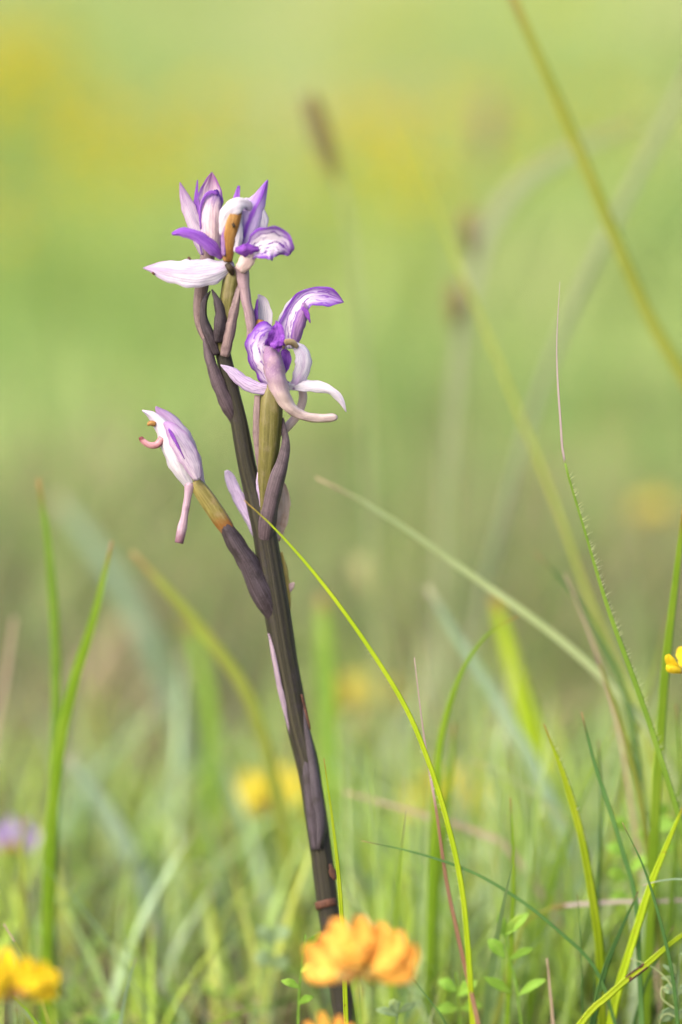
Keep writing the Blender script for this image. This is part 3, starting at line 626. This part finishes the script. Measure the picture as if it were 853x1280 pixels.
def blade(path, Yt, Yb, hw, mat, label, twist=0, drytip=0, hairs=None, fold=.35, name='grass_plant', spots=()):
    w, L = blade_path(path, Yt, Yb)
    # fractions below are of the drawn path, not of the part hidden in the turf
    end = P(path[-1][0], path[-1][1], Yb); kf = L[int(np.argmin(np.linalg.norm(w - end, axis=1)))]
    drytip *= kf; spots = [(a * kf, b * kf, m) for a, b, m in spots]
    if hairs: hairs = (hairs[0] * kf, hairs[1] * kf) + tuple(hairs[2:])
    cat = 'grass blade' if name == 'grass_plant' else 'stalk'
    v, f, u = blade_geo(w, L, hw, fold, twist, 44, drytip)
    if not (drytip or hairs or spots):                     # one plain blade: a single mesh with its origin at the foot
        o = mesh_obj(name, np.array(v) - w[-1], f, u, M[mat]); o.location = tuple(w[-1])
        return tag(o, label, cat, GRP)
    root = empty(name, w[-1]); tag(root, label, cat, GRP)
    bl = mesh_obj('blade' if name == 'grass_plant' else 'stalk', v, f, u, M[mat], root, root)
    if drytip:
        v, f, u = blade_geo(w, L, hw, fold, twist, 24, 0, drytip + .004)
        mesh_obj('dry_tip', v, f, u, M['awn'], root, root)
    if hairs:
        v, f, u = hairs_geo(w, L, *hairs, hw); h = mesh_obj('hairs', v, f, u, M['hair'], root, root); h['kind'] = 'stuff'
    for (l0, l1, m) in spots:
        v, f, u = blade_geo(w, L, [x * 1.12 for x in hw], fold, twist, 8, l0, l1)
        mesh_obj('brown_spot', v, f, u, M[m], root, root)
    return root
B = [
 ([(305, 625), (345, 662), (400, 725), (455, 800), (505, 880), (535, 950), (560, 1030), (580, 1130), (592, 1290)], .975, .99, [.5, 2.4, 3, 3.4, 3.8, 4, 4.5], 'bright', 'long arching yellow green blade whose tip crosses the dark orchid stem', dict(hairs=(.3, .8, 40, .0018, 1))),
 ([(700, 352), (696, 440), (701, 530), (706, 577), (730, 660), (760, 760), (800, 870), (830, 960), (856, 1050), (885, 1190)], 1.0, 1.0, [.3, 1.4, 1.6, 3.2, 3.8, 4, 4.4, 4.4], 'green', 'tall hairy green blade ending in a long dry pinkish thread', dict(drytip=.26, hairs=(.28, .8, 170, .0028, -1))),
 ([(478, 95), (530, 220), (580, 350), (630, 470), (690, 620), (745, 770), (800, 900), (850, 1060), (885, 1200)], 1.24, 1.02, [.6, 2.4, 2.8, 3, 3.4, 3.6, 4], 'yellowish', 'very long straight yellow green blade slanting up behind the hairy blade', {}),
 ([(628, -30), (690, 110), (740, 230), (790, 350), (816, 407), (853, 470), (930, 610), (1010, 820), (1060, 1150)], 1.16, 1.13, [5, 7.5, 8, 8.5, 10, 8.5, 8, 8], 'yellowish', 'thick soft yellow green stalk with a knot, leaning in high across the meadow', dict(name='grass_stalk')),
 ([(880, 55), (853, 105), (790, 230), (740, 330), (700, 420), (660, 530), (630, 640), (602, 740), (587, 850), (580, 950)], 1.34, 1.24, [4, 6, 6.5, 6.5, 7, 7, 7, 7], 'silver', 'long pale blade curving up and crossing the thick knotted stalk', {}),
 ([(800, 152), (720, 185), (650, 230), (607, 290), (585, 370), (572, 480), (560, 600), (556, 800)], 1.42, 1.36, [3, 9, 10, 10, 10, 9, 9, 9], 'silver', 'soft grey green blade bent over in a wide arch', {}),
 ([(395, 597), (450, 625), (520, 670), (590, 720), (650, 762), (700, 800), (750, 845), (805, 905), (850, 990)], 1.06, 1.09, [1.5, 4, 5, 5.5, 5.5, 5.5, 5.5, 5.5], 'pale', 'pale green blade sloping gently down, its tip pointing at the orchid stem', {}),
 ([(533, 733), (580, 810), (630, 890), (680, 980), (720, 1080)], 1.16, 1.13, [3, 8, 9, 9, 9], 'grey', 'blurred blue green blade slanting down behind the small curled tip blade', {}),
 ([(648, 770), (615, 788), (588, 820), (565, 870), (550, 930), (545, 1000), (540, 1100)], 1.03, 1.05, [.8, 3, 5, 5.5, 5.5, 5, 5], 'fresh', 'short fresh blade curling over to a thin pale tip', {}),
 ([(618, 745), (640, 830), (665, 920), (690, 1010)], 1.22, 1.19, [6, 14, 16, 16], 'bright', 'broad blurred bright green blade standing behind the curled blade', {}),
 ([(856, 630), (845, 720), (832, 830), (824, 930), (818, 1030)], 1.02, 1.03, [3, 6, 7, 7.5, 8], 'fresh', 'broad upright green blade beside the small yellow flower with a red calyx', {}),
 ([(745, 818), (765, 870), (785, 935), (800, 1000), (812, 1080)], 1.03, 1.03, [1.2, 4, 5, 5, 5], 'olive', 'short yellowish blade with a rusty tip', dict(spots=((.0, .05, 'rusty'),))),
 ([(680, 905), (705, 970), (725, 1040), (738, 1110), (748, 1180), (752, 1280)], 1.0, 1.0, [.8, 4.5, 6, 7, 7.5, 8, 8], 'bright', 'fresh yellow green blade with a hairy edge, curving up to a sharp tip', dict(hairs=(.03, .4, 50, .0018, -1))),
 ([(727, 890), (745, 960), (765, 1020), (780, 1070), (795, 1130), (802, 1280)], .995, .99, [1.5, 3, 3, 3.5, 4, 4], 'deep', 'narrow dark green blade with a blunt cut tip', {}),
 ([(452, 1051), (520, 1066), (590, 1090), (650, 1125), (700, 1165), (745, 1212), (772, 1290)], .985, .985, [.6, 1.8, 2.2, 2.4, 2.4, 2.4], 'deep', 'thin dark green blade lying nearly level above the turf', {}),
 ([(638, 997), (642, 1080), (640, 1160), (634, 1280)], 1.0, 1.0, [.8, 3, 3.6, 4.2], 'fresh', 'short upright fresh blade rising through the small leafy vetch', {}),
 ([(518, 822), (530, 920), (545, 1010), (558, 1100), (575, 1180), (600, 1290)], .99, .985, [.5, 1.4, 2.4, 3, 3.2, 3.4], 'rusty', 'thin dead rust brown stalk with a pinkish tip', dict(name='dry_stalk')),
 ([(405, 948), (415, 1020), (423, 1090), (428, 1160), (433, 1280)], .965, .965, [.6, 2.4, 3.2, 3.6, 4], 'bright', 'slim bright green blade standing close against the orchid stem', {}),
 ([(858, 1000), (838, 1045), (812, 1110), (790, 1180), (772, 1240), (762, 1290)], .99, .99, [1.5, 4.5, 5.5, 6, 6.5, 6.5], 'bright', 'bright yellow green blade leaning right, crossed by a thin dark blade', {}),
 ([(885, 1150), (845, 1174), (805, 1208), (785, 1223), (760, 1245), (722, 1285)], .98, .975, [2, 4.5, 5, 5, 5.5, 6], 'bright', 'yellow green blade with a blackened spot, sloping low across the turf', dict(spots=((.45, .585, 'rust'), (.475, .56, 'dark')))),
 ([(798, 1114), (775, 1165), (755, 1215), (738, 1290)], .985, .985, [.8, 5, 7.5, 8], 'deep', 'short broad dark green blade with a fine pale edge', {}),
 ([(778, 1028), (805, 1085), (825, 1150), (840, 1215), (848, 1290)], .975, .98, [.6, 2, 2.6, 2.8, 3], 'deep', 'thin dark blade crossing in front of the bright leaning blade', {}),
 ([(803, 1107), (825, 1101), (860, 1101), (900, 1130), (920, 1210)], .985, .985, [.8, 1.6, 1.8, 2, 2], 'grey', 'tiny thin pale blade arching level over the bright leaning blade', {}),
 ([(842, 1158), (818, 1205), (802, 1245), (790, 1290)], 1.0, .99, [.8, 2.6, 3.2, 3.4], 'deep', 'dull green blade passing behind the black spotted blade', {}),
 ([(722, 1118), (726, 1180), (729, 1280)], .99, .99, [.4, 1.2, 1.4], 'deep', 'hair thin upright green blade ringed by taller grass', {}),
 ([(890, 1122), (830, 1126), (770, 1127), (705, 1132), (680, 1139), (655, 1155), (640, 1200)], 1.03, 1.03, [1.4, 2.6, 3, 3, 3.6, 4, 4], 'olive', 'bent blade whose long dead half lies level like straw', dict(drytip=.645, spots=((.635, .70, 'rusty'),))),
 ([(48, 598), (60, 680), (68, 780), (70, 880), (68, 1000), (64, 1120)], 1.08, 1.075, [2.5, 6, 7, 7, 7, 7], 'green', 'upright soft green blade, the thinner of two that cross near their feet', {}),
 ([(140, 676), (118, 770), (90, 860), (72, 950), (62, 1060), (58, 1180)], 1.055, 1.055, [1.5, 6.5, 8, 8.5, 8.5, 8.5], 'fresh', 'bright green blade with a rusty tip, leaning across its upright neighbour', dict(spots=((.0, .025, 'straw'),))),
 ([(70, 622), (130, 700), (180, 790), (215, 880), (240, 960)], 1.46, 1.42, [6, 14, 16, 16, 15], 'grey', 'broad hazy grey green blade sweeping down behind two crossing blades', {}),
 ([(165, 690), (220, 750), (270, 810), (310, 870), (338, 960), (355, 1050)], 1.13, 1.13, [3, 7.5, 8.5, 9, 9, 9], 'olive', 'olive blade arching down towards the foot of the orchid', {}),
 ([(18, 772), (8, 840), (-8, 930), (-20, 1050)], 1.15, 1.14, [2, 4, 5, 5], 'straw', 'thin pinkish dead blade standing alone beside the crossing blades', {}),
 ([(85, 945), (130, 1010), (170, 1080), (190, 1140)], 1.2, 1.17, [6, 13, 14, 13], 'grey', 'wide pale grey dead blade drooping low behind two crossing blades', {}),
 ([(5, 1155), (26, 1190), (46, 1232), (64, 1290)], .985, .985, [.8, 2.6, 3.2, 3.6], 'olive', 'short olive blade with a dark brown tip, beside the yellow flower', dict(spots=((.0, .18, 'rusty'),))),
 ([(-4, 1226), (25, 1254), (52, 1288)], .98, .98, [1.5, 2.4, 2.6], 'fresh', 'short slanting green blade touching the brown tipped one', {}),
 ([(170, 1198), (158, 1240), (150, 1286)], 1.0, 1.0, [1, 3, 3.6], 'grey', 'small silvery green blade poking out of low dry litter', {}),
 ([(515, 1222), (540, 1254), (562, 1288)], .98, .98, [.6, 1.8, 2], 'deep', 'short thin dark blade beside the big orange flower', {}),
 ([(684, 1198), (687, 1230), (692, 1288)], .99, .99, [1.2, 2.6, 2.2], 'straw', 'short dead grey spike next to the leafy vetch', dict(name='dry_stalk')),
 ([(402, 745), (408, 850), (410, 950), (411, 1030)], 1.26, 1.22, [7, 14, 15, 14], 'green', 'broad soft green blade rising right behind the orchid stem', {}),
 ([(236, 775), (256, 850), (265, 930), (262, 990)], 1.3, 1.28, [6, 11, 12, 12], 'green', 'upright hazy green blade behind the olive arching blade', {}),
 ([(430, 990), (480, 1004), (540, 1022), (600, 1042), (650, 1080)], 1.08, 1.1, [1.5, 3.5, 4, 4.5, 5], 'straw', 'dead straw blade leaning almost level behind the rust brown stalk', {}),
 ([(668, 690), (715, 740), (755, 805), (785, 880), (800, 980)], 1.08, 1.06, [1.2, 3.5, 4, 4, 4], 'deep', 'dim dark green blade partly hidden by the long straight blade', {}),
 ([(748, 925), (752, 1010), (748, 1100), (745, 1200)], 1.03, 1.02, [1, 3, 3.2, 3.4], 'deep', 'straight narrow green blade behind the fresh hairy edged one', {}),
 ([(568, 905), (560, 990), (548, 1080), (540, 1170)], 1.08, 1.07, [2, 7, 8, 8], 'fresh', 'soft yellow green blade leaning against the rust brown stalk', {}),
 ([(845, 880), (850, 960), (846, 1040), (838, 1140)], 1.03, 1.02, [1.2, 4, 5, 5.5], 'green', 'green blade under the small yellow flower with a red calyx', {}),
 ([(706, 718), (724, 760), (745, 815), (768, 890), (785, 980)], 1.06, 1.06, [.8, 2, 2.4, 2.6, 3], 'straw', 'thin dead pinkish blade close beside the long straight blade', {}),
 ([(590, 950), (640, 975), (690, 1010), (730, 1060), (760, 1130)], 1.09, 1.08, [1, 3, 3.6, 4, 4], 'pale', 'pale blade lying slantwise behind the fresh hairy edged one', {}),
 ([(770, 905), (745, 960), (715, 1030), (690, 1110), (672, 1200)], 1.07, 1.06, [1, 3, 4, 4.4, 4.6], 'fresh', 'soft green blade slanting behind the dark blunt tipped one', {}),
 ([(835, 770), (815, 850), (790, 930), (768, 1020), (752, 1120)], 1.1, 1.09, [1, 3, 4, 4.4, 4.6], 'olive', 'soft olive blade leaning towards the small sharp yellow flower', {}),
 ([(30, 1020), (28, 1100), (34, 1200)], 1.08, 1.07, [2, 5, 6], 'olive', 'short yellowish blade in front of the purple flower', {}),
]
for path, Yt, Yb, hw, mat, label, kw in B:
    blade(path, Yt, Yb, hw, mat, label, twist=random.uniform(-40, 40), **kw)

# ------------------------------------------------------------------ seed heads behind
def seed_spike(path, Yt, Yb, top, half, rad, mat, smat, label):
    w, L = blade_path(path, Yt, Yb); root = empty('seed_head_stalk', w[-1]); tag(root, label, 'seed head', 'blurred seed heads behind the orchid')
    v, f, u = blade_geo(w, L, [2.5, 5, 6], .9, 0, 40); mesh_obj('stalk', v, f, u, M[smat], root, root)
    V, F, U = [], [], []; n = 90
    m = w[np.searchsorted(L, half)] if half < 1 else w[-1]
    for k in range(n):
        l = half * k / n; i = np.interp(l, L, np.arange(len(w))); j = min(int(i), len(w) - 2); c = w[j] + (w[j + 1] - w[j]) * (i - j)
        a = k * 2.4; t = unit(w[j] - w[j + 1]); d = np.array((math.cos(a), math.sin(a), 0)); d = unit(d - t * d.dot(t)); s = np.cross(t, d)
        r = rad * PXM * c[1] * (.45 + .55 * math.sin(math.pi * min(1, (k + 8) / n)) ** .5)
        o = c + d * r * .1; b = len(V)
        V += [o, o + d * r * .8 + s * r * .45, o + d * r + t * r * 1.2, o + d * r * .8 - s * r * .45, o + d * r * 1.15 + t * r * .3]
        F += [(b, b + 1, b + 4), (b + 1, b + 2, b + 4), (b + 2, b + 3, b + 4), (b + 3, b, b + 4), (b, b + 3, b + 2, b + 1)]; U += [(.5, l)] * 5
    mesh_obj('seed_head', V, F, U, M[mat], root, root)
seed_spike([(386, 122), (400, 165), (416, 212), (430, 250), (442, 330), (452, 440), (460, 600), (468, 800)], 1.33, 1.34, 0, .115, 10.5, 'spike', 'pale', 'tall stalk with a long brown seed spike leaning to one side')
seed_spike([(587, 268), (587, 295), (588, 322), (582, 400), (572, 520), (560, 700)], 1.37, 1.38, 0, .065, 9, 'spike', 'pale', 'stalk with a short dark brown seed head, the taller of a pair')
seed_spike([(570, 358), (570, 385), (568, 415), (560, 500), (556, 600), (556, 800)], 1.36, 1.37, 0, .075, 9, 'spike', 'pale', 'stalk with a short brown seed head, the lower of a pair')
seed_spike([(612, 130), (609, 170), (605, 215), (602, 300), (598, 420), (590, 600)], 2.0, 2.0, 0, .12, 10, 'spike_pink', 'pale', 'faint stalk with a thin pinkish seed head above the brown pair')
seed_spike([(450, 702), (456, 716), (462, 732), (475, 790), (482, 880)], 1.38, 1.38, 0,   .16, 11, 'spike_pale', 'pale', 'low pale seed head on a stalk near the orchid stem')

# ------------------------------------------------------------------ small flowers
def trefoil(cx, cy, Y, size, florets, pm, label, stem_path, group='small flowers among the grass', name='trefoil_flower', sd=0):
    rr = random.Random(sd * 13 + 5)
    w, L = blade_path([(cx, cy + size * .15)] + stem_path, Y, Y)
    root = empty(name, w[-1]); tag(root, label, 'flower', group)
    v, f, u = blade_geo(w, L, [2.6, 2.8, 3.2], 1.2, 0, 30); mesh_obj('stem', v, f, u, M['green'], root, root)
    mp = mapper(Y)
    for k in range(florets):
        a = -math.pi * (.04 + .92 * (k + .5) / florets) if florets > 2 else -1.2 - k * .8
        az = rr.uniform(-1, 1) * .5; ln = size * rr.uniform(.42, .52)
        dx, dy, dd = math.cos(a), math.sin(a) * .72 + .1, az - .3 * math.sin(k * 2.1)
        ox, oy, od = cx, cy + size * .1, 0
        q = lambda s, up=0.: (ox + dx * ln * s, oy + dy * ln * s - up * ln, od + dd * ln * s)
        fl = mesh_obj('floret', *[(lambda g: ([mp(z) for z in g[0]], g[1], g[2]))(tube_geo([q(.12), q(.32), q(.5, .02)], [size * .035, size * .05, size * .045], 8, 8))[j] for j in range(3)], M['calyx'], root, root)
        put('banner', ribbon_geo([q(.42), q(.7, .10), q(.95, .32), q(1.05, .55)], [size * .04, size * .085, size * .11, size * .045], facing=(-.2 * dx, -.2, -1), roll=rr.uniform(-25, 25), cup=.35, nl=14, nw=9, wave=size * .012), M[pm], Y, fl, root)
        put('keel', tube_geo([q(.42), q(.68, .0), q(.95, -.02), q(1.08, .10)], [size * .05, size * .085, size * .08, size * .02], 14, 10, flat=.8), M[pm], Y, fl, root)
        for s in (-1, 1):
            put('wing', ribbon_geo([q(.42), (q(.7)[0], q(.7)[1] - size * .02, q(.7)[2] + s * size * .06), (q(1.0)[0], q(1.0)[1], q(1.0)[2] + s * size * .07)], [size * .04, size * .09, size * .03], roll=s * 30, cup=-.4, nl=10, nw=7), M[pm], Y, fl, root)
    return root
trefoil(450, 1212, .868, 136, 7, 'petal_orange', 'large soft orange flower head before the foot of the orchid', [(446, 1290)], sd=1)
trefoil(413, 1296, .88, 66, 4, 'petal_orange', 'small orange flower just below the large orange one', [(414, 1300)], sd=2)
trefoil(22, 1238, .86, 104, 6, 'petal_yellow', 'soft golden yellow flower head beside the brown tipped blade', [(26, 1300)], sd=3)
trefoil(862, 836, 1.0, 60, 4, 'petal_yellow', 'sharp small yellow flower with red calyx beside the broad upright blade', [(860, 880), (868, 1000), (872, 1150)], sd=4)
trefoil(556, 1014, 1.27, 118, 6, 'petal_soft', 'blurred yellow flower behind the rust brown stalk', [(558, 1060)], sd=5)
trefoil(343, 1004, 1.28, 108, 6, 'petal_soft', 'blurred yellow flower behind the dark foot of the orchid stem', [(345, 1060)], sd=6)
trefoil(454, 876, 1.42, 88, 5, 'petal_paleyellow', 'hazy pale yellow flower close by the orchid stem', [(456, 940)], sd=7)
trefoil(818, 640, 1.75, 50, 5, 'petal_paleyellow', 'hazy dull yellow flower far behind the hairy blade', [(818, 700)], sd=8)
trefoil(14, 1056, 1.18, 70, 5, 'petal_purple', 'blurred purple flower behind the short yellowish blade', [(10, 1080)], name='purple_flower', sd=9)

# ------------------------------------------------------------------ leafy plants in the turf
def leaf(parent, root, Y, base, tip, hw, mat, d=0, roll=0):
    bx, by = base; tx, ty = tip; mx, my = (bx + tx) / 2, (by + ty) / 2
    put('leaf', ribbon_geo([(bx, by, d), (bx * .7 + tx * .3, by * .7 + ty * .3 - 1, d - 2), (mx, my - 2, d - 4), (bx * .25 + tx * .75, by * .25 + ty * .75 - 1, d - 5), (tx, ty, d - 4)],
                           [.6, hw * .75, hw, hw * .8, .6], roll=roll, cup=.25, nl=14, nw=7, thick=.8, lump=.12), mat, Y, parent, root)
def leafy_plant(path, Y, leaves, mat, label, hw=1.6, name='vetch_plant', extra=None):
    w, L = blade_path(path, Y, Y); root = empty(name, w[-1]); tag(root, label, 'plant', 'small leafy plants in the turf')
    v, f, u = blade_geo(w, L, [hw * .6, hw, hw * 1.2], 1.0, 0, 40); mesh_obj('stem', v, f, u, M[mat], root, root)
    for k, (b, t, h) in enumerate(leaves): leaf(root, root, Y, b, t, h, mat, -2 - (k % 3), (k * 37) % 50 - 25)
    return root
leafy_plant([(632, 1150), (633, 1175), (637, 1200), (645, 1230), (652, 1288)], 1.0,
    [((630, 1172), (624, 1142), 6.5), ((632, 1170), (661, 1141), 7), ((632, 1198), (610, 1174), 8), ((636, 1200), (668, 1185), 5), ((641, 1242), (606, 1222), 7), ((648, 1244), (683, 1224), 5.5), ((634, 1172), (640, 1150), 4)],
    'leaf', 'small vetch with paired bright oval leaves, rising by the thin level blade')
leafy_plant([(778, 1000), (784, 1060), (792, 1120), (800, 1200), (806, 1288)], 1.045,
    [((782, 1068), (758, 1058), 8), ((785, 1100), (760, 1090), 9), ((790, 1125), (762, 1122), 8), ((782, 1040), (770, 1022), 7), ((788, 1090), (812, 1070), 7), ((794, 1140), (820, 1122), 7)],
    'leaf', 'blurred leafy vetch behind the bright leaning blade')
leafy_plant([(818, 985), (816, 1030), (822, 1080), (830, 1180)], 1.06,
    [((816, 1020), (838, 1008), 8), ((818, 1035), (846, 1030), 9), ((818, 1050), (796, 1040), 8), ((820, 1062), (848, 1058), 8), ((822, 1085), (798, 1080), 8)],
    'leaf', 'blurred leafy sprig under the broad upright blade')
# downy vetch with rolled leaflets and pale rims
dv = leafy_plant([(852, 1180), (848, 1215), (846, 1250), (846, 1290)], .985,
    [((845, 1222), (829, 1206), 3.2), ((846, 1218), (838, 1203), 3), ((846, 1228), (827, 1222), 3.4), ((846, 1240), (829, 1237), 7), ((847, 1262), (824, 1276), 9), ((850, 1205), (853, 1190), 3), ((848, 1244), (862, 1228), 5), ((846, 1275), (860, 1262), 6)],
    'leaf_grey', 'grey green downy plant with rolled leaflets and a curling pale tendril', hw=1.8, name='downy_plant')
mp_ = mapper(.983)
for pth in ([(846, 1262), (834, 1254), (827, 1246), (828, 1234), (836, 1236)], [(846, 1272), (834, 1267), (826, 1274), (824, 1290)], [(842, 1236), (832, 1222), (818, 1210), (802, 1203), (788, 1198)]):
    g = tube_geo([(a, b, -4) for a, b in pth], [1.1, 1, .9, .6], 20, 6)
    mesh_obj('tendril', [mp_(q) for q in g[0]], g[1], g[2], M['pale'], dv, dv)
leafy_plant([(382, 1168), (378, 1200), (374, 1240), (372, 1290)], .985,
    [((378, 1192), (402, 1166), 6), ((376, 1215), (398, 1204), 5), ((375, 1235), (352, 1226), 5), ((373, 1255), (392, 1246), 5)],
    'leaf', 'little leafy sprig at the foot of the orchid behind the orange flower')
leafy_plant([(500, 1252), (498, 1262), (496, 1290)], .99,
    [((498, 1266), (520, 1254), 5), ((498, 1266), (488, 1250), 7), ((498, 1270), (470, 1262), 5)],
    'leaf_grey', 'tiny blue green sprig beside the big orange flower')
leafy_plant([(570, 1215), (572, 1240), (576, 1288)], 1.01,
    [((572, 1240), (548, 1226), 8), ((573, 1246), (596, 1226), 8), ((574, 1262), (545, 1262), 7), ((575, 1262), (604, 1256), 7)],
    'leaf', 'low leafy plant at the base of the rust brown stalk')
leafy_plant([(345, 1150), (342, 1190), (340, 1240)], 1.06,
    [((343, 1180), (322, 1160), 10), ((344, 1176), (362, 1160), 9), ((341, 1205), (318, 1196), 10), ((341, 1210), (362, 1200), 10)],
    'leaf_grey', 'blurred grey green leafy plant in the turf close to the orchid')

# low ground-cover leaflets in the turf (nobody could count them)
V, F, C = [], [], []
for _ in range(500):
    yy = random.uniform(.9, 1.35); xx = random.uniform(-1, 1) * (.14 + .16 * yy); hgt = random.uniform(.004, .028) * (1 if yy > .96 else .6); z0 = float(gz(xx, yy)) + hgt
    r = random.uniform(.0022, .0045); a0 = random.random() * 6.28; col = srgb(random.choice(['#6f9440', '#7fa348', '#8aa85c', '#84a074', '#93ae4a']))
    for k in range(3):
        a = a0 + k * 2.09 + random.uniform(-.2, .2); d = np.array((math.cos(a), math.sin(a), random.uniform(.0, .6))); s = np.array((-math.sin(a), math.cos(a), 0)); c0 = np.array((xx, yy, z0)); b = len(V)
        V += [c0, c0 + d * r + s * r * .55, c0 + d * r * 1.9 + s * r * .5, c0 + d * r * 2.2, c0 + d * r * 1.9 - s * r * .5, c0 + d * r - s * r * .55, c0 + d * r * 1.2 - np.array((0, 0, r * .25))]
        F += [(b + i, b + (i + 1) % 6, b + 6) for i in range(6)]; C += [col] * 7
    b = len(V); g = float(gz(xx, yy)) - .003
    V += [(xx - .0004, yy, g), (xx + .0004, yy, g), (xx + .0003, yy, z0), (xx - .0003, yy, z0)]; C += [col] * 4; F.append((b, b + 1, b + 2, b + 3))
me = bpy.data.meshes.new('clover_cover'); me.from_pydata([tuple(v) for v in V], [], F)
at = me.color_attributes.new('col', 'FLOAT_COLOR', 'POINT'); at.data.foreach_set('color', np.array(C).ravel()); me.materials.append(M['mass'])
o = bpy.data.objects.new('clover_cover', me); COL.objects.link(o); tag(o, 'low clover leaflets covering the soil between the turf', 'ground cover', kind='stuff')
